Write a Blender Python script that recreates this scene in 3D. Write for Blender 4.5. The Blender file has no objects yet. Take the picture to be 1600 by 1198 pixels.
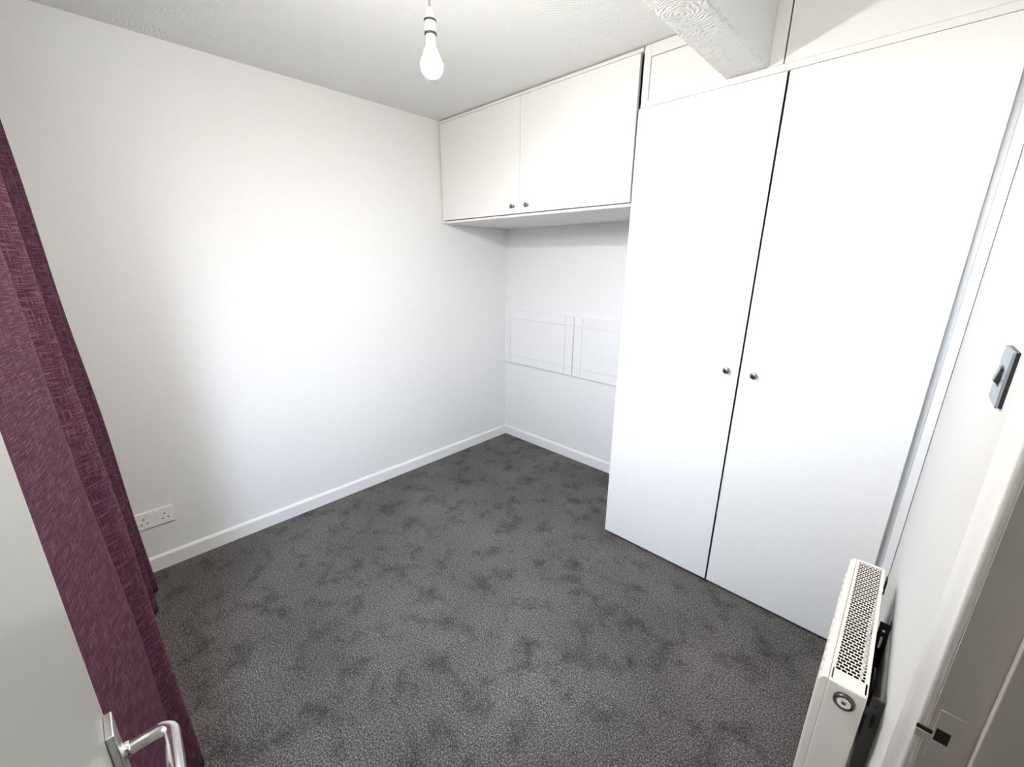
import bpy, bmesh, math, random
from mathutils import Vector, Matrix
PI = math.pi
random.seed(7)
S = bpy.context.scene
COL = S.collection

# ------------------------------------------------------------------ camera
cam_d = bpy.data.cameras.new('camera'); cam = bpy.data.objects.new('camera', cam_d); COL.objects.link(cam)
FPX = 649.5
cam_d.sensor_fit = 'HORIZONTAL'; cam_d.sensor_width = 36.0; cam_d.lens = 36.0 * FPX / 1600.0
cam_d.clip_start = 0.01
yaw, pit, rol = 0.7643, 0.2838, 0.0073
fw = Vector((-math.sin(yaw)*math.cos(pit), math.cos(yaw)*math.cos(pit), -math.sin(pit)))
rt = Vector((math.cos(yaw), math.sin(yaw), 0)); up = rt.cross(fw)
c_, s_ = math.cos(rol), math.sin(rol)
r2 = rt*c_ + up*s_; u2 = up*c_ - rt*s_
M = Matrix((r2, u2, -fw)).transposed().to_4x4(); M.translation = (2.513, -2.5397, 1.511)
cam.matrix_world = M
S.camera = cam

# ------------------------------------------------------------------ daylight: overcast sky, pale bright ground and houses below the horizon
W_STR = 135.0
world = bpy.data.worlds.new('sky'); S.world = world; world.use_nodes = True
nt = world.node_tree; nt.nodes.clear()
wo = nt.nodes.new('ShaderNodeOutputWorld'); bg = nt.nodes.new('ShaderNodeBackground')
tc = nt.nodes.new('ShaderNodeTexCoord'); sx = nt.nodes.new('ShaderNodeSeparateXYZ')
mr = nt.nodes.new('ShaderNodeMapRange'); rp = nt.nodes.new('ShaderNodeValToRGB')
nt.links.new(tc.outputs['Generated'], sx.inputs[0]); nt.links.new(sx.outputs['Z'], mr.inputs['Value'])
mr.inputs['From Min'].default_value = -1; mr.inputs['From Max'].default_value = 1
nt.links.new(mr.outputs[0], rp.inputs[0])
e = rp.color_ramp.elements          # position = (sin(elevation) + 1) / 2
e[0].position = 0.0; e[0].color = (0.07, 0.068, 0.062, 1)
e[1].position = 1.0; e[1].color = (0.62, 0.74, 1.0, 1)
for p_, c in ((0.47, (0.15, 0.145, 0.135)), (0.53, (0.50, 0.51, 0.53)), (0.60, (0.86, 0.93, 1.04)), (0.72, (0.76, 0.90, 1.12))):
    n = e.new(p_); n.color = (*c, 1)
nt.links.new(rp.outputs[0], bg.inputs[0]); bg.inputs[1].default_value = W_STR
nt.links.new(bg.outputs[0], wo.inputs[0])
# portal in the window opening (guides the sampling of the sky; gives no light of its own)
WX0, WX1, WZ0, WZ1, YN = 1.00, 2.50, 0.92, 2.18, -2.74
pl = bpy.data.lights.new('window_portal', 'AREA'); pl.shape = 'RECTANGLE'
pl.size = WX1 - WX0; pl.size_y = WZ1 - WZ0; pl.cycles.is_portal = True
po = bpy.data.objects.new('window_portal', pl); COL.objects.link(po)
po.location = ((WX0+WX1)/2, YN - 0.11, (WZ0+WZ1)/2); po.rotation_euler = (PI/2, 0, 0)

S.view_settings.view_transform = 'Standard'; S.view_settings.look = 'None'
S.view_settings.gamma = 1.0; S.view_settings.use_curve_mapping = False
S.view_settings.exposure = 0.50
S.cycles.use_denoising = True; S.cycles.denoising_prefilter = 'NONE'
S.cycles.max_bounces = 16; S.cycles.diffuse_bounces = 10; S.cycles.glossy_bounces = 6
S.cycles.transparent_max_bounces = 12
S.cycles.caustics_reflective = False; S.cycles.caustics_refractive = False

# ------------------------------------------------------------------ materials
def mat(name, col, rough=0.5, metal=0.0, spec=0.5, bump=None, emit=None):
    m = bpy.data.materials.new(name); m.use_nodes = True
    t = m.node_tree; b = t.nodes['Principled BSDF']
    b.inputs['Base Color'].default_value = (*col, 1); b.inputs['Roughness'].default_value = rough
    b.inputs['Metallic'].default_value = metal; b.inputs['Specular IOR Level'].default_value = spec
    if emit:
        b.inputs['Emission Color'].default_value = (*emit[0], 1); b.inputs['Emission Strength'].default_value = emit[1]
    co = t.nodes.new('ShaderNodeTexCoord')
    nz = t.nodes.new('ShaderNodeTexNoise'); nz.inputs['Scale'].default_value = bump[0] if bump else 60
    nz.inputs['Detail'].default_value = 4
    t.links.new(co.outputs['Object'], nz.inputs['Vector'])
    # a trace of tonal variation in the material itself
    mx = t.nodes.new('ShaderNodeMix'); mx.data_type = 'RGBA'
    mx.inputs[6].default_value = (*[c*0.97 for c in col], 1); mx.inputs[7].default_value = (*[min(1, c*1.02) for c in col], 1)
    t.links.new(nz.outputs['Fac'], mx.inputs[0]); t.links.new(mx.outputs[2], b.inputs['Base Color'])
    if bump:
        bp = t.nodes.new('ShaderNodeBump'); bp.inputs['Strength'].default_value = bump[1]; bp.inputs['Distance'].default_value = bump[2]
        t.links.new(nz.outputs['Fac'], bp.inputs['Height']); t.links.new(bp.outputs[0], b.inputs['Normal'])
    return m

M_wall = mat('white_emulsion', (0.71, 0.71, 0.70), 0.75, spec=0.25, bump=(30, 0.05, 0.002))
M_gloss = mat('white_gloss_paint', (0.74, 0.74, 0.73), 0.28, bump=(25, 0.05, 0.003))
M_satin = mat('white_satin_board', (0.78, 0.775, 0.76), 0.38, bump=(30, 0.03, 0.002))
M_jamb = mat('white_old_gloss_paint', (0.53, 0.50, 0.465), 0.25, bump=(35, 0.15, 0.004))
M_door = mat('shaded_white_door_gloss', (0.37, 0.375, 0.355), 0.3, bump=(18, 0.06, 0.003))  # white door darkened: shade on the leaf is put into the colour
M_panel = mat('white_painted_panel', (0.715, 0.715, 0.71), 0.5)
M_rad = mat('ivory_enamel', (0.84, 0.81, 0.74), 0.32)
M_dark = mat('dark_cavity', (0.02, 0.02, 0.02), 0.9)
M_fin = mat('shade_dark_fins', (0.03, 0.03, 0.03), 0.6, 0.5)  # near black: shade inside the radiator is put into the colour
M_chrome = mat('chrome', (0.80, 0.80, 0.80), 0.13, 1.0)
M_plate = mat('satin_chrome_plate', (0.86, 0.86, 0.85), 0.30, 1.0)
M_nickel = mat('brushed_nickel', (0.30, 0.285, 0.26), 0.22, 1.0)
M_dnick = mat('dark_nickel', (0.14, 0.135, 0.125), 0.3, 1.0)
M_satchrome = mat('satin_chrome', (0.40, 0.44, 0.48), 0.32, 1.0)
M_brkt = mat('dark_grey_painted_steel', (0.11, 0.11, 0.10), 0.5, 0.2, bump=(80, 0.1, 0.002))
M_black = mat('black_plastic', (0.012, 0.012, 0.012), 0.4)
M_plastic = mat('white_plastic', (0.80, 0.79, 0.76), 0.35)
M_upvc = mat('white_window_plastic', (0.85, 0.85, 0.85), 0.35)
def led_bulb(strength, col):
    # opal LED lamp: the board sits in the neck and shines downwards, so the dome glows most at its tip and least at the flanks
    m = bpy.data.materials.new('lit_opal_glass'); m.use_nodes = True
    t = m.node_tree; b = t.nodes['Principled BSDF']
    b.inputs['Base Color'].default_value = (0.85, 0.82, 0.76, 1); b.inputs['Roughness'].default_value = 0.3
    b.inputs['Emission Color'].default_value = (*col, 1)
    g = t.nodes.new('ShaderNodeNewGeometry'); sp_ = t.nodes.new('ShaderNodeSeparateXYZ'); r = t.nodes.new('ShaderNodeMapRange')
    t.links.new(g.outputs['Normal'], sp_.inputs[0]); t.links.new(sp_.outputs['Z'], r.inputs['Value'])
    r.inputs['From Min'].default_value = 0.35; r.inputs['From Max'].default_value = -0.9
    r.inputs['To Min'].default_value = strength*0.03; r.inputs['To Max'].default_value = strength
    t.links.new(r.outputs[0], b.inputs['Emission Strength'])
    return m
M_bulb = led_bulb(2300.0, (1.0, 0.965, 0.91))
M_flex = mat('grey_flex', (0.45, 0.45, 0.44), 0.5)
M_hall = mat('beige_hall_paint', (0.55, 0.50, 0.44), 0.8, bump=(40, 0.1, 0.004))

def artex(name, col, strength, scale, freq, dist, rough_w):
    m = bpy.data.materials.new(name); m.use_nodes = True
    t = m.node_tree; b = t.nodes['Principled BSDF']
    b.inputs['Base Color'].default_value = (*col, 1); b.inputs['Roughness'].default_value = 0.7
    b.inputs['Specular IOR Level'].default_value = 0.3
    co = t.nodes.new('ShaderNodeTexCoord')
    wn = t.nodes.new('ShaderNodeTexNoise'); wn.inputs['Scale'].default_value = 13; wn.inputs['Detail'].default_value = 3
    t.links.new(co.outputs['Object'], wn.inputs['Vector'])
    va = t.nodes.new('ShaderNodeVectorMath'); va.operation = 'MULTIPLY_ADD'
    va.inputs[1].default_value = (0.045, 0.045, 0.045)
    t.links.new(wn.outputs['Color'], va.inputs[0]); t.links.new(co.outputs['Object'], va.inputs[2])
    vo = t.nodes.new('ShaderNodeTexVoronoi'); vo.inputs['Scale'].default_value = scale
    t.links.new(va.outputs[0], vo.inputs['Vector'])
    mu = t.nodes.new('ShaderNodeMath'); mu.operation = 'MULTIPLY'; mu.inputs[1].default_value = freq
    t.links.new(vo.outputs['Distance'], mu.inputs[0])
    sn = t.nodes.new('ShaderNodeMath'); sn.operation = 'SINE'; t.links.new(mu.outputs[0], sn.inputs[0])
    n2 = t.nodes.new('ShaderNodeTexNoise'); n2.inputs['Scale'].default_value = 5; n2.inputs['Detail'].default_value = 2
    t.links.new(co.outputs['Object'], n2.inputs['Vector'])
    mk = t.nodes.new('ShaderNodeMapRange'); mk.inputs['From Min'].default_value = 0.42; mk.inputs['From Max'].default_value = 0.75
    t.links.new(n2.outputs['Fac'], mk.inputs['Value'])
    m2 = t.nodes.new('ShaderNodeMath'); m2.operation = 'MULTIPLY'
    t.links.new(sn.outputs[0], m2.inputs[0]); t.links.new(mk.outputs[0], m2.inputs[1])
    n3 = t.nodes.new('ShaderNodeTexNoise'); n3.inputs['Scale'].default_value = 55; n3.inputs['Detail'].default_value = 5
    t.links.new(va.outputs[0], n3.inputs['Vector'])
    ad = t.nodes.new('ShaderNodeMath'); ad.operation = 'MULTIPLY_ADD'; ad.inputs[1].default_value = rough_w
    t.links.new(n3.outputs['Fac'], ad.inputs[0]); t.links.new(m2.outputs[0], ad.inputs[2])
    bp = t.nodes.new('ShaderNodeBump'); bp.inputs['Strength'].default_value = strength; bp.inputs['Distance'].default_value = dist
    t.links.new(ad.outputs[0], bp.inputs['Height']); t.links.new(bp.outputs[0], b.inputs['Normal'])
    return m
M_ceil = artex('swirled_plaster_ceiling', (0.72, 0.73, 0.72), 0.24, 4.0, 110, 0.004, 2.4)
M_beam = artex('swirled_plaster_beam', (0.68, 0.685, 0.67), 0.55, 8.0, 70, 0.005, 4.5)

def carpet():
    m = bpy.data.materials.new('grey_twist_carpet'); m.use_nodes = True
    t = m.node_tree; b = t.nodes['Principled BSDF']
    b.inputs['Roughness'].default_value = 0.95; b.inputs['Specular IOR Level'].default_value = 0.1
    co = t.nodes.new('ShaderNodeTexCoord')
    def noise(sc, det, ro=0.5):
        n = t.nodes.new('ShaderNodeTexNoise'); n.inputs['Scale'].default_value = sc; n.inputs['Detail'].default_value = det
        n.inputs['Roughness'].default_value = ro
        t.links.new(co.outputs['Object'], n.inputs['Vector']); return n
    fine = noise(200, 2, 0.85)
    r1 = t.nodes.new('ShaderNodeValToRGB'); t.links.new(fine.outputs['Fac'], r1.inputs[0])
    el = r1.color_ramp.elements
    el[0].position = 0.30; el[0].color = (0.037, 0.035, 0.034, 1)
    el[1].position = 0.72; el[1].color = (0.76, 0.715, 0.68, 1)
    q = el.new(0.50); q.color = (0.188, 0.178, 0.172, 1)
    bl = noise(7.5, 9, 0.68)
    r2 = t.nodes.new('ShaderNodeMapRange'); t.links.new(bl.outputs['Fac'], r2.inputs['Value'])
    r2.inputs['From Min'].default_value = 0.50; r2.inputs['From Max'].default_value = 0.68
    r2.inputs['To Min'].default_value = 1.0; r2.inputs['To Max'].default_value = 0.46
    b3 = noise(2.2, 2)
    r3 = t.nodes.new('ShaderNodeMapRange'); t.links.new(b3.outputs['Fac'], r3.inputs['Value'])
    r3.inputs['From Min'].default_value = 0.3; r3.inputs['From Max'].default_value = 0.7
    r3.inputs['To Min'].default_value = 0.44; r3.inputs['To Max'].default_value = 0.62
    mm = t.nodes.new('ShaderNodeMath'); mm.operation = 'MULTIPLY'
    t.links.new(r2.outputs[0], mm.inputs[0]); t.links.new(r3.outputs[0], mm.inputs[1])
    mid = noise(115, 2, 0.6)
    r4 = t.nodes.new('ShaderNodeMapRange'); t.links.new(mid.outputs['Fac'], r4.inputs['Value'])
    r4.inputs['From Min'].default_value = 0.3; r4.inputs['From Max'].default_value = 0.7
    r4.inputs['To Min'].default_value = 0.76; r4.inputs['To Max'].default_value = 1.22
    m4 = t.nodes.new('ShaderNodeMath'); m4.operation = 'MULTIPLY'
    t.links.new(mm.outputs[0], m4.inputs[0]); t.links.new(r4.outputs[0], m4.inputs[1]); mm = m4
    vm = t.nodes.new('ShaderNodeVectorMath'); vm.operation = 'SCALE'
    t.links.new(r1.outputs[0], vm.inputs[0]); t.links.new(mm.outputs[0], vm.inputs['Scale'])
    t.links.new(vm.outputs[0], b.inputs['Base Color'])
    bp = t.nodes.new('ShaderNodeBump'); bp.inputs['Strength'].default_value = 0.9; bp.inputs['Distance'].default_value = 0.006
    t.links.new(fine.outputs['Fac'], bp.inputs['Height']); t.links.new(bp.outputs[0], b.inputs['Normal'])
    return m
M_carpet = carpet()

def fabric():
    m = bpy.data.materials.new('plum_slub_weave'); m.use_nodes = True
    t = m.node_tree; b = t.nodes['Principled BSDF']
    b.inputs['Roughness'].default_value = 0.85; b.inputs['Specular IOR Level'].default_value = 0.2
    b.inputs['Sheen Weight'].default_value = 0.0
    uv = t.nodes.new('ShaderNodeUVMap'); uv.uv_map = 'cloth'
    def thread(su, sv, det=2):
        mp = t.nodes.new('ShaderNodeMapping'); mp.inputs['Scale'].default_value = (su, sv, 1)
        t.links.new(uv.outputs[0], mp.inputs[0])
        n = t.nodes.new('ShaderNodeTexNoise'); n.inputs['Scale'].default_value = 1; n.inputs['Detail'].default_value = det
        t.links.new(mp.outputs[0], n.inputs['Vector']); return n
    def rng(n, a, c, lo=0, hi=1):
        r = t.nodes.new('ShaderNodeMapRange'); t.links.new(n.outputs['Fac'], r.inputs['Value'])
        r.inputs['From Min'].default_value = a; r.inputs['From Max'].default_value = c
        r.inputs['To Min'].default_value = lo; r.inputs['To Max'].default_value = hi; return r
    h = rng(thread(26, 430), 0.50, 0.72); v = rng(thread(430, 24), 0.54, 0.74)
    mx = t.nodes.new('ShaderNodeMath'); mx.operation = 'MAXIMUM'
    t.links.new(h.outputs[0], mx.inputs[0]); t.links.new(v.outputs[0], mx.inputs[1])
    fine = rng(thread(420, 420, 3), 0.3, 0.7, 0.40, 1.5)
    mc = t.nodes.new('ShaderNodeMix'); mc.data_type = 'RGBA'
    mc.inputs[6].default_value = (0.046, 0.0105, 0.0245, 1); mc.inputs[7].default_value = (0.21, 0.10, 0.135, 1)
    sc = t.nodes.new('ShaderNodeMath'); sc.operation = 'MULTIPLY'; sc.inputs[1].default_value = 0.75
    t.links.new(mx.outputs[0], sc.inputs[0]); t.links.new(sc.outputs[0], mc.inputs[0])
    vm = t.nodes.new('ShaderNodeVectorMath'); vm.operation = 'SCALE'
    t.links.new(mc.outputs[2], vm.inputs[0]); t.links.new(fine.outputs[0], vm.inputs['Scale'])
    t.links.new(vm.outputs[0], b.inputs['Base Color'])
    bp = t.nodes.new('ShaderNodeBump'); bp.inputs['Strength'].default_value = 0.35; bp.inputs['Distance'].default_value = 0.002
    t.links.new(mx.outputs[0], bp.inputs['Height']); t.links.new(bp.outputs[0], b.inputs['Normal'])
    return m
M_fabric = fabric()

def glass():
    m = bpy.data.materials.new('clear_window_glass'); m.use_nodes = True
    t = m.node_tree; t.nodes.clear()
    o = t.nodes.new('ShaderNodeOutputMaterial'); mx = t.nodes.new('ShaderNodeMixShader')
    tr = t.nodes.new('ShaderNodeBsdfTransparent'); gl = t.nodes.new('ShaderNodeBsdfGlossy'); gl.inputs['Roughness'].default_value = 0.02
    mx.inputs[0].default_value = 0.06
    t.links.new(tr.outputs[0], mx.inputs[1]); t.links.new(gl.outputs[0], mx.inputs[2]); t.links.new(mx.outputs[0], o.inputs[0])
    return m
M_glass = glass()

# ------------------------------------------------------------------ mesh helpers
def new(): return bmesh.new()
def bx(bm, x0, x1, y0, y1, z0, z1, bev=0.0, seg=1):
    b = bmesh.new()
    bmesh.ops.create_cube(b, size=1.0)
    for v in b.verts:
        v.co = Vector((x0+(v.co.x+.5)*(x1-x0), y0+(v.co.y+.5)*(y1-y0), z0+(v.co.z+.5)*(z1-z0)))
    if bev > 0:
        bmesh.ops.bevel(b, geom=b.edges[:], offset=bev, segments=seg, affect='EDGES', profile=0.5)
    merge(bm, b); return bm
def merge(bm, b):
    vm = {}
    for v in b.verts: vm[v] = bm.verts.new(v.co)
    for f in b.faces:
        try: nf = bm.faces.new([vm[v] for v in f.verts]); nf.smooth = f.smooth
        except ValueError: pass
    b.free()
def extrude_profile(bm, prof, a, b, fn, smooth=False):
    """closed 2-D profile swept between parameter a and b; fn(p, t) -> 3-D point"""
    A = [bm.verts.new(fn(p, a)) for p in prof]; B = [bm.verts.new(fn(p, b)) for p in prof]
    k = len(prof)
    for i in range(k):
        f = bm.faces.new((A[i], A[(i+1) % k], B[(i+1) % k], B[i])); f.smooth = smooth
    bm.faces.new(A); bm.faces.new(B[::-1])
def lathe(bm, prof, origin, axis, seg=32, smooth=True):
    """prof = list of (radius, distance along axis)"""
    ax = Vector(axis).normalized()
    t1 = ax.orthogonal().normalized(); t2 = ax.cross(t1)
    O = Vector(origin); rings = []
    for r, h in prof:
        if r < 1e-6: rings.append([bm.verts.new(O + ax*h)])
        else: rings.append([bm.verts.new(O + ax*h + (t1*math.cos(2*PI*i/seg) + t2*math.sin(2*PI*i/seg))*r) for i in range(seg)])
    for a, b in zip(rings, rings[1:]):
        for i in range(seg):
            j = (i+1) % seg
            if len(a) == 1 and len(b) == 1: continue
            if len(a) == 1: f = bm.faces.new((a[0], b[i], b[j]))
            elif len(b) == 1: f = bm.faces.new((a[i], a[j], b[0]))
            else: f = bm.faces.new((a[i], a[j], b[j], b[i]))
            f.smooth = smooth
    for rg, inv in ((rings[0], True), (rings[-1], False)):
        if len(rg) > 1: bm.faces.new(rg[::-1] if inv else rg)
def tube(bm, pts, rad, seg=12, sx=1.0):
    """round tube along points; rad number or list; sx flattens the section in z"""
    P = [Vector(p) for p in pts]; rings = []
    for i, p in enumerate(P):
        d = (P[min(i+1, len(P)-1)] - P[max(i-1, 0)]).normalized()
        a = Vector((0, 0, 1)) if abs(d.z) < 0.9 else Vector((1, 0, 0))
        s = d.cross(a).normalized(); u = s.cross(d)
        r = rad[i] if isinstance(rad, (list, tuple)) else rad
        rings.append([bm.verts.new(p + s*math.cos(2*PI*k/seg)*r + u*math.sin(2*PI*k/seg)*r*sx) for k in range(seg)])
    for a, b in zip(rings, rings[1:]):
        for k in range(seg):
            f = bm.faces.new((a[k], a[(k+1) % seg], b[(k+1) % seg], b[k])); f.smooth = True
    bm.faces.new(rings[0][::-1]); bm.faces.new(rings[-1])

def world_of(q):
    w = Matrix.Translation(q.location)
    return world_of(q.parent) @ q.matrix_parent_inverse @ w if q.parent else w
def obj(name, bm, m, parent=None, label=None, cat=None, group=None, kind=None):
    bmesh.ops.recalc_face_normals(bm, faces=bm.faces[:])
    me = bpy.data.meshes.new(name); bm.to_mesh(me); bm.free()
    o = bpy.data.objects.new(name, me); COL.objects.link(o)
    for mm in (m if isinstance(m, list) else [m]): me.materials.append(mm)
    if parent:
        o.parent = parent
        o.matrix_parent_inverse = world_of(parent).inverted()
    tag(o, label, cat, group, kind); return o
def tag(o, label=None, cat=None, group=None, kind=None):
    for k, v in (('label', label), ('category', cat), ('group', group), ('kind', kind)):
        if v: o[k] = v
def thing(name, loc, label, cat, group=None, kind=None):
    o = bpy.data.objects.new(name, None); COL.objects.link(o); o.location = loc; o.empty_display_size = 0.1
    tag(o, label, cat, group, kind); return o

# ------------------------------------------------------------------ room shell
XR, H = 2.638, 2.40
DY0, DY1, DZ = -2.622, -1.845, 1.99          # doorway in the right wall
b = new(); bx(b, -0.1, 4.0, YN-0.12, 0.1, -0.05, 0.0)
obj('floor', b, M_carpet, label='mottled grey twist carpet covering the whole bedroom floor', cat='floor', kind='structure')
b = new(); bx(b, -0.1, 4.0, YN-0.12, 0.1, H, H+0.06)
obj('ceiling', b, M_ceil, label='white ceiling with faint swirled plaster texture', cat='ceiling', kind='structure')
b = new(); bx(b, -0.1, 0, YN-0.12, 0.1, 0, H)
obj('wall_left', b, M_wall, label='plain white painted wall on the left with a double socket', cat='wall', kind='structure')
b = new(); bx(b, 0, 4.0, 0, 0.1, 0, H)
obj('wall_back', b, M_wall, label='white wall at the back of the alcove beneath the overhead cupboard', cat='wall', kind='structure')
b = new()
bx(b, XR, XR+0.11, DY1+0.028, 0, 0, H); bx(b, XR, XR+0.11, DY0-0.028, DY1+0.028, DZ, H); bx(b, XR, XR+0.11, YN, DY0-0.028, 0, H)
obj('wall_right', b, M_wall, label='white wall on the right with radiator, light switch and doorway', cat='wall', kind='structure')
b = new()
bx(b, 0, WX0, YN-0.12, YN, 0, H); bx(b, WX1, 4.0, YN-0.12, YN, 0, H)
bx(b, WX0, WX1, YN-0.12, YN, 0, WZ0); bx(b, WX0, WX1, YN-0.12, YN, WZ1, H)
obj('wall_near', b, M_wall, label='white window wall behind the plum curtain', cat='wall', kind='structure')
b = new(); bx(b, 3.72, 3.80, YN, 0, 0, H)
obj('wall_hall', b, M_hall, label='beige landing wall beyond the doorway', cat='wall', kind='structure')

# plaster beam under the ceiling, running from the wardrobe frame towards the window
def beam():
    bm = new(); N = 150; ya, yb = -0.6435, YN
    xs0, xs1 = 1.812, 1.959
    random.seed(3)
    rows = []
    for i in range(N+1):
        t = i/N; y = ya + (yb-ya)*t
        xr0 = xs1 - 0.020*t; xl = xs0 + random.uniform(-1, 1)*0.0012; xr = xr0 + random.uniform(-1, 1)*0.0005
        z0 = 2.187
        sec = [(xs0, H), (xl, z0+0.007+random.uniform(-1, 1)*.001), (xl+0.005, z0+random.uniform(-1, 1)*.0012)]
        for k in range(1, 8): sec.append((xl+(xr-xl)*k/8, z0+random.uniform(-1, 1)*0.0010))
        sec += [(xr-0.004, z0+random.uniform(-1, 1)*.0012), (xr, z0+0.006), (xr0, z0+0.014), (xr0, H)]
        rows.append([bm.verts.new((x, y, z)) for x, z in sec])
    for a, c in zip(rows, rows[1:]):
        for k in range(len(a)-1):
            f = bm.faces.new((a[k], a[k+1], c[k+1], c[k])); f.smooth = 1 < k < 10
    bm.faces.new(rows[0]); bm.faces.new(rows[-1][::-1])
    for f in bm.faces:
        f.material_index = 0 if abs(f.normal.x) < 0.5 else 0
    bmesh.ops.recalc_face_normals(bm, faces=bm.faces[:])
    for f in bm.faces:
        if abs(f.normal.x) > 0.9: f.material_index = 1
    return obj('trim_1', bm, [M_beam, M_wall], label='white swirled plaster beam running under the ceiling to the wardrobe top', cat='beam', kind='structure')
beam()

# skirting boards with a bevelled top
def skirt(name, label, fn, a, c):
    bm = new()
    prof = [(0, 0), (0.015, 0), (0.015, 0.068), (0.012, 0.074), (0.005, 0.080), (0, 0.080)]
    extrude_profile(bm, prof, a, c, fn)
    return obj(name, bm, M_gloss, label=label, cat='skirting board', kind='structure')
skirt('baseboard_left', 'white skirting board along the left wall', lambda p, t: (p[0], t, p[1]), YN, 0)
skirt('baseboard_back', 'white skirting board at the back of the alcove', lambda p, t: (t, -p[0], p[1]), 0.0, 1.462)
skirt('baseboard_right', 'white skirting board below the radiator', lambda p, t: (XR-p[0], t, p[1]), -1.765, -0.645)
skirt('baseboard_near', 'white skirting board behind the curtain', lambda p, t: (t, YN+p[0], p[1]), 0.0, XR)

# window in the near wall
wn = thing('window_1', ((WX0+WX1)/2, YN-0.06, WZ0), 'white framed casement window behind the curtain', 'window', kind='structure')
b = new(); fr = 0.055; ya, yb = YN-0.10, YN-0.04
bx(b, WX0, WX1, ya, yb, WZ0, WZ0+fr); bx(b, WX0, WX1, ya, yb, WZ1-fr, WZ1)
bx(b, WX0, WX0+fr, ya, yb, WZ0+fr, WZ1-fr); bx(b, WX1-fr, WX1, ya, yb, WZ0+fr, WZ1-fr)
obj('window_frame', b, M_upvc, wn)
xm = 1.36
b = new(); bx(b, xm-0.03, xm+0.03, ya, yb, WZ0+fr, WZ1-fr); obj('mullion', b, M_upvc, wn)
for x0, x1 in ((WX0+fr, xm-0.03), (xm+0.03, WX1-fr)):
    b = new(); bx(b, x0, x1, YN-0.072, YN-0.068, WZ0+fr, WZ1-fr); obj('pane', b, M_glass, wn)
b = new(); bx(b, WX0-0.03, WX1+0.03, YN-0.04, YN+0.05, WZ0-0.022, WZ0, 0.004, 2); obj('window_sill', b, M_gloss, wn)

# ------------------------------------------------------------------ doorway: lining, stop, architrave, strike plate
b = new()
bx(b, XR, XR+0.11, DY1, DY1+0.028, 0, DZ)
obj('trim_2', b, M_jamb, label='white gloss door lining on the latch side with a strike plate', cat='door frame', kind='structure')
lin = bpy.data.objects['trim_2']
b = new(); bx(b, XR+0.042, XR+0.11, DY1-0.013, DY1, 0, DZ-0.028, 0.0015, 2); obj('door_stop', b, M_jamb, lin)
b = new()
bx(b, XR+0.0055, XR+0.0075, DY1-0.0022, DY1, 0.862, 0.944)
bx(b, XR+0.0215, XR+0.0310, DY1-0.0022, DY1, 0.862, 0.944)
bx(b, XR+0.0075, XR+0.0215, DY1-0.0022, DY1, 0.862, 0.892)
bx(b, XR+0.0075, XR+0.0215, DY1-0.0022, DY1, 0.914, 0.944)
bx(b, XR-0.0100, XR+0.0055, DY1-0.0030, DY1-0.0005, 0.886, 0.899, 0.0005)
obj('strike_plate', b, M_jamb, lin)
sp = bpy.data.objects['strike_plate']
b = new(); bx(b, XR+0.0075, XR+0.0215, DY1-0.0008, DY1, 0.892, 0.914); obj('latch_hole', b, M_dark, sp, label='black latch hole')
b = new(); bx(b, XR-0.0100, XR+0.0055, DY1-0.0018, DY1-0.0002, 0.899, 0.905); obj('lip_gap', b, M_dark, sp, label='black gap above the strike plate lip')
# hinge side + head lining
b = new(); bx(b, XR, XR+0.11, DY0-0.028, DY0, 0, DZ); bx(b, XR, XR+0.11, DY0, DY1, DZ-0.028, DZ)
obj('trim_3', b, M_jamb, label='white gloss door lining head and hinge side', cat='door frame', kind='structure')
# moulded architrave (section across y, thickness in -x)
def arch_prof():
    p = [(0, 0), (0, 0.0085), (0.004, 0.0105)]
    for i in range(9):
        t = i/8; p.append((0.010+0.040*t, 0.0085 + 0.0085*(0.5-0.5*math.cos(PI*t))))
    p += [(0.056, 0.0180), (0.066, 0.0180), (0.070, 0.0165), (0.0725, 0.013), (0.0725, 0)]
    return p
b = new()
extrude_profile(b, arch_prof(), 0, DZ+0.05, lambda p, t: (XR-p[1], DY1+0.004+p[0], t), smooth=True)
obj('trim_4', b, M_gloss, label='white moulded architrave beside the doorway and light switch', cat='architrave', kind='structure')
b = new()
extrude_profile(b, arch_prof(), DY0-0.03, DY1+0.07, lambda p, t: (XR-p[1], t, DZ-0.02+p[0]), smooth=True)
obj('trim_5', b, M_gloss, label='white moulded architrave over the doorway', cat='architrave', kind='structure')

# door leaf, swung fully into the room, hinged on the near side
dr = thing('door_1', (XR-0.005, -2.635, 0), 'plain white flush door standing open at the left edge with chrome lever handle', 'door', kind='structure')
LY = -2.617
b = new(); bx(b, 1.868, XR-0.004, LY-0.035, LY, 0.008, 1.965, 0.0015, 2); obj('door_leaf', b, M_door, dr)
hd = thing('door_handle', (1.90, LY, 0.91), 'chrome lever handle', None)
hd.parent = dr; hd.matrix_parent_inverse = Matrix.Translation(dr.location).inverted()
b = new(); bx(b, 1.879, 1.921, LY, LY+0.0085, 0.815, 0.962, 0.0015, 2); obj('backplate', b, M_plate, hd)
b = new()
hz = 0.911; LEV = []
for i in range(5): LEV.append((1.90, LY+0.006+0.034*i/4, hz))
for i in range(1, 9):
    a = PI/2*i/8; LEV.append((1.90+0.016*(1-math.cos(a)), LY+0.040+0.016*math.sin(a), hz))
for i in range(1, 8): LEV.append((1.916+0.088*i/7, LY+0.056-0.006*i/7, hz-0.003*i/7))
tube(b, LEV, [0.0085]*5 + [0.0088]*8 + [0.0090, 0.0092, 0.0094, 0.0095, 0.0092, 0.0080, 0.0055], 16, 1.05)
obj('lever', b, M_chrome, hd)
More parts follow.
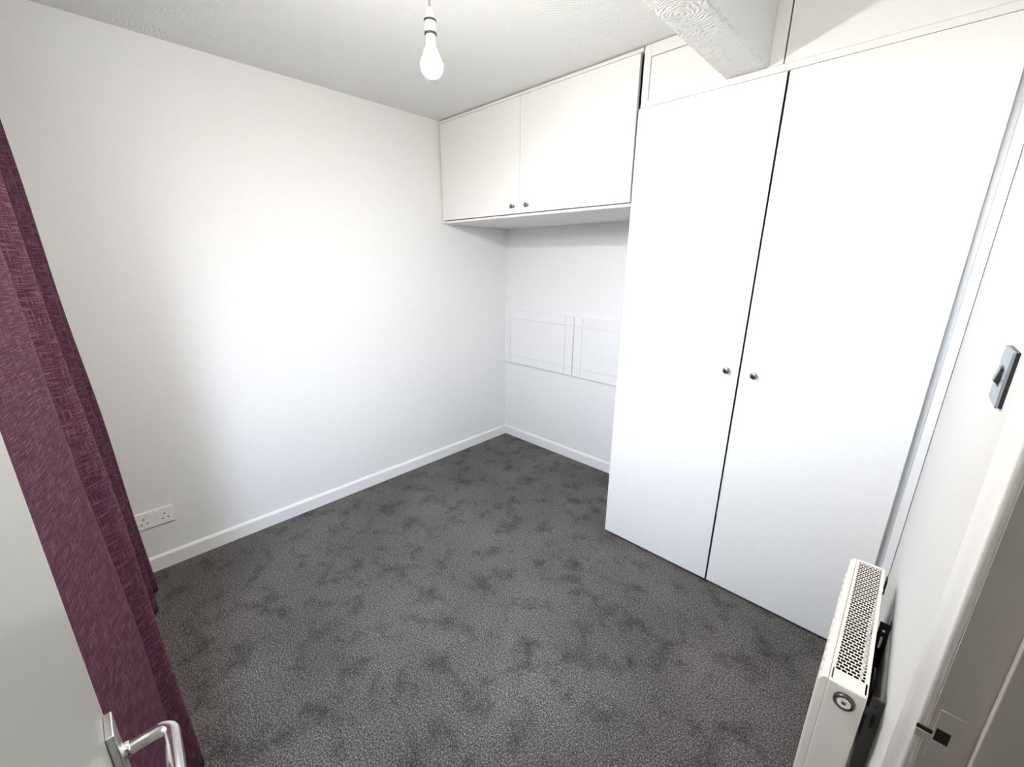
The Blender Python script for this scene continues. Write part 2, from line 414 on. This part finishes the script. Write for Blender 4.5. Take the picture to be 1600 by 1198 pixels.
b = new(); lathe(b, [(0.0105, 0), (0.0105, 0.003), (0.0095, 0.006), (0.0085, 0.008)], (1.90, LY+0.0085, hz), (0, 1, 0)); obj('collar', b, M_chrome, hd)

# ------------------------------------------------------------------ fitted furniture
YF, YD = -0.624, -0.642            # face-frame plane, front of the doors
def knob(parent, x, y, z, r=0.0125):
    bm = new()
    lathe(bm, [(0.0085, 0), (0.0085, 0.002), (0.0050, 0.005), (0.0045, 0.011), (r*0.80, 0.015), (r, 0.0185), (r, 0.0215), (r*0.86, 0.0245), (r*0.4, 0.0255), (0, 0.0257)],
          (x, y, z), (0, -1, 0), 28)
    return obj('knob', bm, M_nickel, parent)
def door(name, parent, x0, x1, z0, z1, y=YD, th=0.0175):
    bm = new(); bx(bm, x0, x1, y, y+th, z0, z1, 0.0012, 2)
    return obj(name, bm, M_satin, parent)

cup = thing('overhead_cupboard', (0.72, 0, 1.7665), 'white two-door overhead cupboard fitted under the ceiling across the alcove', 'cupboard')
b = new(); bx(b, 0.001, 1.4555, YD+0.002, -0.001, 1.7665, 1.7795, 0.0008); obj('bottom_panel', b, M_satin, cup)
b = new(); bx(b, 0.001, 0.017, YF, -0.001, 1.780, 2.396); obj('side_panel', b, M_satin, cup)
b = new(); bx(b, 1.4340, 1.4550, YF+0.040, -0.001, 1.780, 2.396); obj('side_panel', b, M_satin, cup)
b = new(); bx(b, 0.003, 1.4560, YD+0.002, YF+0.010, 2.3795, 2.3935, 0.0006); obj('top_rail', b, M_satin, cup)
b = new(); bx(b, 0.720, 0.760, YF+0.040, YF+0.058, 1.780, 2.378); obj('centre_stile', b, M_satin, cup)
d = door('door', cup, 0.0175, 0.7385, 1.785, 2.3765); knob(d, 0.695, YD, 1.824)
d = door('door', cup, 0.7425, 1.4450, 1.785, 2.3765); knob(d, 0.806, YD, 1.824)

wd = thing('fitted_wardrobe', (2.05, 0, 0), 'tall white two-door fitted wardrobe with small doors above the main doors', 'wardrobe')
b = new(); bx(b, 1.463, 1.481, YF+0.040, -0.001, 0, 2.396); obj('side_panel', b, M_satin, wd)
b = new(); bx(b, 2.612, XR-0.001, YF, -0.001, 0, 2.396); obj('side_panel', b, M_satin, wd)
b = new(); bx(b, 1.481, 2.612, YF+0.030, YF+0.048, 0, 0.045); obj('plinth', b, M_dark, wd)  # coloured black: the shade under the doors is painted into the plinth
b = new(); bx(b, 1.4635, 1.4945, YD+0.001, YF+0.045, 2.1870, 2.396, 0.001); obj('stile', b, M_satin, wd)
b = new(); bx(b, 1.4640, 2.596, YD+0.001, YF+0.012, 2.1643, 2.1871, 0.0003); obj('middle_rail', b, M_satin, wd)
b = new(); bx(b, 1.4945, 1.8850, YD+0.001, YF+0.010, 2.350, 2.396, 0.0008); obj('top_rail', b, M_satin, wd)
b = new(); bx(b, 1.481, 2.612, YF+0.030, -0.001, 2.150, 2.166); obj('shelf', b, M_satin, wd)
b = new(); bx(b, 2.612, 2.6365, YD+0.002, YF, 0.004, 2.396, 0.001); obj('scribe_strip', b, M_satin, wd)
b = new(); bx(b, 2.585, 2.612, YF+0.018, YF+0.036, 0.046, 2.150); obj('stile', b, M_satin, wd)
b = new(); bx(b, 1.4820, 1.500, YF+0.008, YF+0.028, 0.004, 2.149); obj('stile', b, M_satin, wd)
d = door('door', wd, 1.4560, 2.0235, 0.014, 2.1625); knob(d, 1.980, YD, 1.073, 0.0145)
b = new(); bx(b, 2.0235, 2.0244, YD+0.0015, YD+0.0175, 0.016, 2.1605); obj('gap_shade_strip', b, M_dark, d, label='added dark strip on the closing edge for the gap shade')  # added strip: the shade in the door gap as a dark colour
d = door('door', wd, 2.0310, 2.5930, 0.014, 2.1625); knob(d, 2.087, YD, 1.069, 0.0145)
door('upper_door', wd, 1.4985, 1.8830, 2.1875, 2.346); door('infill_panel', wd, 1.8870, 2.0040, 2.1875, 2.3955); door('upper_door', wd, 2.0090, 2.5930, 2.1875, 2.3925)

# ------------------------------------------------------------------ two routed panels on the alcove wall
def wall_panel(x0, x1, label):
    z0, z1, g, sw, rw = 0.682, 1.130, 0.004, 0.072, 0.068
    t = thing('wall_panel', ((x0+x1)/2, 0, z0), label, 'panel', 'routed panels on the alcove wall')
    bm = new(); bx(bm, x0, x1, -0.013, -0.0005, z0, z1, 0.0006); obj('backing', bm, M_panel, t)
    xs = [x0, x0+sw, x1-sw, x1]; zs = [z0, z0+rw, z1-rw, z1]
    def cell(i, k, bm):
        a, c = xs[i]+(g/2 if i else 0), xs[i+1]-(g/2 if i < 2 else 0)
        e0, e1 = zs[k]+(g/2 if k else 0), zs[k+1]-(g/2 if k < 2 else 0)
        bx(bm, a, c, -0.0185, -0.013, e0, e1, 0.0014)
    for i in (0, 2):
        bm = new(); [cell(i, k, bm) for k in range(3)]; obj('stile', bm, M_panel, t)
    for k in (0, 2):
        bm = new(); cell(1, k, bm); obj('rail', bm, M_panel, t)
    bm = new(); cell(1, 1, bm); obj('centre_field', bm, M_panel, t)
    for sxp in (x0+0.034, x1-0.034):
        for zz in (z0+0.034, z1-0.034):
            bm = new(); lathe(bm, [(0.0032, 0), (0.0026, 0.0006), (0, 0.0007)], (sxp, -0.0185, zz), (0, -1, 0), 10); obj('screw_cap', bm, M_plastic, t)
wall_panel(0.002, 0.7190, 'white grooved panel on the alcove wall, against the left corner')
wall_panel(0.7270, 1.4450, 'white grooved panel on the alcove wall, partly hidden by the wardrobe')

# ------------------------------------------------------------------ radiator
RY0, RY1, RZ0, RZ1 = -1.533, -0.985, 0.12, 0.622
rad = thing('radiator', (2.57, (RY0+RY1)/2, RZ0), 'slim ivory panel radiator with top grille on the right wall', 'radiator')
b = new()
prof = [(2.522, RZ0+0.004), (2.526, RZ0), (2.536, RZ0), (2.536, RZ1-0.003), (2.533, RZ1-0.001), (2.529, RZ1-0.002), (2.524, RZ1-0.008), (2.522, RZ1-0.016)]
extrude_profile(b, prof, RY0+0.002, RY1-0.002, lambda p, t: (p[0], t, p[1]))
nfl = 14
for i in range(nfl):
    yc = RY0+0.03+(RY1-RY0-0.06)*(i+0.5)/nfl
    bx(b, 2.5195, 2.5235, yc-0.011, yc+0.011, RZ0+0.03, RZ1-0.04, 0.0035, 2)
obj('front_panel', b, M_rad, rad)
def side_cover(ya, yb):
    bm = new()
    bx(bm, 2.5365, 2.6045, ya, yb, RZ0+0.02, RZ1, 0.004, 3)
    return obj('side_cover', bm, M_rad, rad)
sc = side_cover(RY0, RY0+0.012); side_cover(RY1-0.012, RY1)
# grille: rim, bars and staggered bridges
b = new()
gx0, gx1, gy0, gy1 = 2.5440, 2.5970, RY0+0.042, RY1-0.012
bx(b, 2.5370, gx0, RY0+0.006, RY1-0.006, RZ1-0.012, RZ1+0.0005, 0.0015, 2)
bx(b, gx1, 2.6045, RY0+0.006, RY1-0.006, RZ1-0.012, RZ1+0.0005, 0.0015, 2)
bx(b, 2.5390, 2.6030, RY0+0.003, gy0, RZ1-0.006, RZ1+0.0005, 0.0012, 2)
bx(b, gx0, gx1, gy1, RY1-0.003, RZ1-0.006, RZ1+0.0005)
obj('grille_rim', b, M_rad, rad)
b = new(); NR = 48; pitch = (gy1-gy0)/NR; cols = 5; cw = (gx1-gx0)/cols
for j in range(NR):
    yc = gy0+pitch*(j+0.5)
    bx(b, gx0, gx1, gy0+pitch*j-0.0010, gy0+pitch*j+0.0010, RZ1-0.0022, RZ1-0.0008)
    for i in range(cols+1):
        xc = gx0+cw*(i+(0.5 if j % 2 else 0.0))
        if gx0-0.001 < xc < gx1+0.001: bx(b, max(gx0, xc-0.0010), min(gx1, xc+0.0010), yc-pitch/2, yc+pitch/2, RZ1-0.0022, RZ1-0.0008)
obj('top_grille', b, M_rad, rad, kind='stuff')
b = new()
bx(b, 2.5362, 2.5385, RY0+0.014, RY1-0.014, RZ0+0.03, RZ1-0.02)
for j in range(44):
    yc = RY0+0.03+(RY1-RY0-0.06)*j/43
    bx(b, 2.5385, 2.590, yc-0.0006, yc+0.0006, RZ0+0.04, RZ1-0.035)
bx(b, 2.5385, 2.6030, RY1-0.0150, RY1-0.0125, RZ0+0.03, RZ1-0.004)  # added dark plate: stands for shade behind the far grille holes
obj('convector_fins', b, M_fin, rad, kind='stuff')
# vent plug on the near end
b = new(); lathe(b, [(0.0195, 0), (0.0195, 0.006), (0.0178, 0.0085), (0.0148, 0.0092), (0.0140, 0.0070), (0.0140, 0)], (2.5710, RY0, RZ1-0.035), (0, -1, 0), 36)
pg = obj('vent_plug', b, M_dnick, sc, label='dark nickel vent plug')
b = new(); lathe(b, [(0.0132, 0), (0.0132, 0.0075), (0.0112, 0.0088), (0.0046, 0.0088), (0.0042, 0.0070), (0, 0.0068)], (2.5710, RY0, RZ1-0.035), (0, -1, 0), 30)
obj('vent_cap', b, M_rad, sc)
b = new(); lathe(b, [(0.0040, 0.0070), (0.0040, 0.0092), (0, 0.0092)], (2.5710, RY0, RZ1-0.035), (0, -1, 0), 12); obj('vent_pin', b, M_nickel, sc)
def bracket(yc, ztop, m, label):
    p = obj('wall_bracket', bracket_mesh(yc, ztop), m, rad, label=label)
    return p
def bracket_mesh(yc, ztop):
    bm = new(); x0, x1 = 2.6145, XR-0.0005
    # web facing the doorway, with slots left open
    def strip(xa, xb, za, zb): bx(bm, xa, xb, yc-0.0012, yc+0.0012, za, zb)
    xs = [x0, x0+0.009, x0+0.0145, x1]
    strip(xs[0], xs[1], 0.14, ztop); strip(xs[2], xs[3], 0.14, ztop)
    z = ztop
    for za, zb in ((ztop-0.030, ztop-0.022), (ztop-0.085, ztop-0.045), (ztop-0.33, ztop-0.29)):
        strip(xs[1], xs[2], zb, z); z = za
    strip(xs[1], xs[2], 0.14, z)
    bx(bm, x1-0.0025, x1, yc, yc+0.022, 0.14, ztop)          # flange on the wall
    bx(bm, x0-0.012, x0+0.001, yc-0.0015, yc+0.0015, ztop-0.055, ztop-0.035)   # hook into the radiator
    bx(bm, x0-0.012, x0+0.001, yc-0.0015, yc+0.0015, 0.16, 0.18)
    return bm
bracket(-1.480, 0.592, M_brkt, 'dark grey slotted steel bracket')
bracket(-1.165, 0.565, M_black, 'slotted steel bracket coloured black for its shade')  # twin of the grey bracket; the shadow on it is painted black
for yc in (-1.43, -1.02):
    b = new(); tube(b, [(2.6045, yc-0.016, RZ1-0.055), (2.6115, yc-0.016, RZ1-0.055), (2.6115, yc-0.016, RZ1-0.012), (2.6115, yc+0.016, RZ1-0.012), (2.6115, yc+0.016, RZ1-0.055), (2.6045, yc+0.016, RZ1-0.055)], 0.002, 8)
    obj('hanging_lug', b, M_fin, rad)
for yc in (RY0+0.03, RY1-0.03):
    b = new(); tube(b, [(2.566, yc, 0.0), (2.566, yc, RZ0+0.03)], 0.0075, 14); obj('pipe', b, M_chrome, rad)
    b = new(); lathe(b, [(0.011, 0), (0.014, 0.005), (0.014, 0.035), (0.011, 0.045)], (2.566, yc, 0.075), (0, 0, 1), 20); obj('valve', b, M_chrome, rad)

# ------------------------------------------------------------------ light switch (right wall)
sw = thing('light_switch', (XR, -1.544, 1.344), 'satin chrome single light switch on the right wall beside the architrave', 'light switch')
b = new(); bx(b, XR-0.0080, XR-0.0045, -1.5885, -1.5015, 1.300, 1.388, 0.0010, 2); obj('face_plate', b, M_satchrome, sw)
b = new(); bx(b, XR-0.0045, XR, -1.5880, -1.5020, 1.3005, 1.3875); obj('back_rim', b, M_black, sw, label='dark rim behind the plate')
b = new(); bx(b, XR-0.0088, XR-0.0078, -1.556, -1.532, 1.328, 1.360, 0.0004); obj('rocker_bezel', b, M_black, sw)
b = new(); extrude_profile(b, [(0, 0), (-0.0055, 0.004), (-0.002, 0.026), (0, 0.026)], -1.553, -1.535, lambda p, t: (XR-0.0086+p[0], t, 1.331+p[1])); obj('rocker', b, M_dnick, sw)
for zz in (1.344,):
    for yy in (-1.574, -1.514):
        b = new(); lathe(b, [(0.0034, 0), (0.0028, 0.0008), (0, 0.0009)], (XR-0.0080, yy, zz), (-1, 0, 0), 14); obj('screw', b, M_chrome, sw)

# ------------------------------------------------------------------ double socket (left wall)
so = thing('double_socket', (0, -2.472, 0.285), 'white plastic double socket on the left wall beside the curtain', 'socket')
b = new(); bx(b, 0, 0.0095, -2.545, -2.399, 0.242, 0.328, 0.002, 2); obj('face_plate', b, M_plastic, so)
for s in (-1, 1):
    yc = -2.472 + s*0.040
    b = new(); bx(b, 0.0092, 0.0125, -2.472+s*0.0125-0.006, -2.472+s*0.0125+0.006, 0.302, 0.320, 0.001); obj('rocker', b, M_upvc, so)
    b = new()
    bx(b, 0.0094, 0.0099, yc-0.0022, yc+0.0022, 0.290, 0.299)
    bx(b, 0.0094, 0.0099, yc-0.0145, yc-0.0075, 0.2685, 0.2730); bx(b, 0.0094, 0.0099, yc+0.0075, yc+0.0145, 0.2685, 0.2730)
    obj('pin_holes', b, M_dark, so, label='dark pin holes')

# ------------------------------------------------------------------ pendant lamp
PX, PY = 1.430, -1.735
pd = thing('pendant_light', (PX, PY, H), 'bare lit bulb in a white lampholder hanging on a flex from the ceiling', 'light')
b = new(); lathe(b, [(0.042, 0), (0.042, 0.008), (0.034, 0.020), (0.012, 0.028), (0.005, 0.030)], (PX, PY, H), (0, 0, -1)); obj('ceiling_rose', b, M_plastic, pd)
b = new(); tube(b, [(PX, PY, H-0.028), (PX, PY, 2.150)], 0.0032, 10); obj('flex', b, M_flex, pd)
zt = 2.153
b = new(); lathe(b, [(0.0045, 0), (0.0105, 0.001), (0.0125, 0.004), (0.0130, 0.022), (0.0150, 0.0235), (0.0150, 0.026)], (PX, PY, zt), (0, 0, -1)); obj('lampholder_cap', b, M_plastic, pd)
b = new(); lathe(b, [(0.0150, 0), (0.0165, 0.0005), (0.0165, 0.0030), (0.0150, 0.0035)], (PX, PY, zt-0.026), (0, 0, -1)); obj('shade_ring', b, M_black, pd, label='black ring')
b = new(); lathe(b, [(0.0140, 0), (0.0152, 0.001), (0.0152, 0.025), (0.0140, 0.026)], (PX, PY, zt-0.0295), (0, 0, -1)); obj('lampholder_skirt', b, M_plastic, pd)
b = new(); lathe(b, [(0.0150, 0), (0.0165, 0.0005), (0.0165, 0.0035), (0.0140, 0.004)], (PX, PY, zt-0.0555), (0, 0, -1)); obj('shade_ring', b, M_black, pd, label='black ring')
b = new(); lathe(b, [(0.0130, 0), (0.0140, 0.002), (0.0145, 0.024), (0.0160, 0.030), (0.0172, 0.034)], (PX, PY, zt-0.0595), (0, 0, -1))
obj('bulb_base', b, M_plastic, pd)
b = new()
pr = [(0.0172, 0.0)]
for i in range(1, 7): t = i/6; pr.append((0.0172+0.0125*(0.5-0.5*math.cos(PI*t)), 0.034*t))
for i in range(1, 13):
    a = PI/2*i/12; pr.append((0.0297*math.cos(a) if i < 12 else 0, 0.036+0.030*math.sin(a)))
lathe(b, pr, (PX, PY, zt-0.0935), (0, 0, -1), 36)
obj('bulb', b, M_bulb, pd, label='glowing opal bulb')

# ------------------------------------------------------------------ curtain
CP = [(0.10,-2.690),(0.145,-2.610),(0.200,-2.532),(0.245,-2.585),(0.295,-2.615),(0.360,-2.545),(0.420,-2.615),(0.500,-2.660),(0.580,-2.585),(0.660,-2.655),
      (0.750,-2.575),(0.840,-2.660),(0.930,-2.580),(1.010,-2.650),(1.110,-2.625),(1.200,-2.543),(1.250,-2.590),(1.285,-2.622),(1.345,-2.580),(1.450,-2.598),(1.590,-2.632),(1.700,-2.664),(1.790,-2.690),(1.795,-2.710)]
def catmull(P, n):
    out = []
    for i in range(len(P)-1):
        p0, p1, p2, p3 = P[max(i-1, 0)], P[i], P[i+1], P[min(i+2, len(P)-1)]
        for k in range(n):
            t = k/n
            out.append(tuple(0.5*((2*p1[j]) + (-p0[j]+p2[j])*t + (2*p0[j]-5*p1[j]+4*p2[j]-p3[j])*t*t + (-p0[j]+3*p1[j]-3*p2[j]+p3[j])*t**3) for j in (0, 1)))
    out.append(P[-1]); return out
def curtain():
    prof = catmull(CP, 9); zt_, zb_ = 2.285, 0.022; NZ = 60
    arc = [0]
    for a, c in zip(prof, prof[1:]): arc.append(arc[-1]+math.hypot(c[0]-a[0], c[1]-a[1]))
    me = bpy.data.meshes.new('curtain_fabric'); V = []; F = []; UV = []
    for k in range(NZ+1):
        t = k/NZ; z = zt_ + (zb_-zt_)*t
        for i, (x, y) in enumerate(prof):
            yt = -2.655 + (y+2.625)*0.62
            ww = 0.5-0.5*math.cos(PI*min(1, t*1.05))
            ww = 0.55*t + 0.45*ww
            yy = yt + (y-yt)*ww + 0.0025*math.sin(7*z+arc[i]*9)
            xx = x + 0.004*math.sin(3.1*z+arc[i]*5)
            V.append((xx, yy, z)); UV.append((arc[i], z))
    m = len(prof)
    for k in range(NZ):
        for i in range(m-1): F.append((k*m+i, k*m+i+1, (k+1)*m+i+1, (k+1)*m+i))
    me.from_pydata(V, [], F); lay = me.uv_layers.new(name='cloth')
    for p in me.polygons:
        p.use_smooth = True
        for li in p.loop_indices: lay.data[li].uv = UV[me.loops[li].vertex_index]
    me.materials.append(M_fabric)
    t = thing('curtain', (0.78, -2.63, 0.022), 'plum slub weave curtain hanging in deep folds at the left, beside the open door', 'curtain')
    o = bpy.data.objects.new('curtain_fabric', me); COL.objects.link(o)
    o.parent = t; o.matrix_parent_inverse = Matrix.Translation(t.location).inverted()
    s = o.modifiers.new('thickness', 'SOLIDIFY'); s.thickness = 0.003; s.offset = 0
    # heading tape and the hem fold
    bm = new()
    pts = [(V[i][0], V[i][1], 2.290) for i in range(0, m, 3)]
    tube(bm, pts, 0.006, 8); obj('heading', bm, M_fabric, t)
    return t
curtain()
rl = thing('curtain_rail', (1.30, YN, 2.32), 'white curtain rail along the top of the window wall', 'curtain rail')
b = new(); bx(b, 0.06, 2.58, -2.672, -2.650, 2.298, 2.320, 0.003, 2); obj('rail', b, M_plastic, rl)
for x in (0.25, 1.30, 2.40):
    b = new(); bx(b, x-0.012, x+0.012, YN, -2.672, 2.302, 2.316); obj('bracket', b, M_plastic, rl)
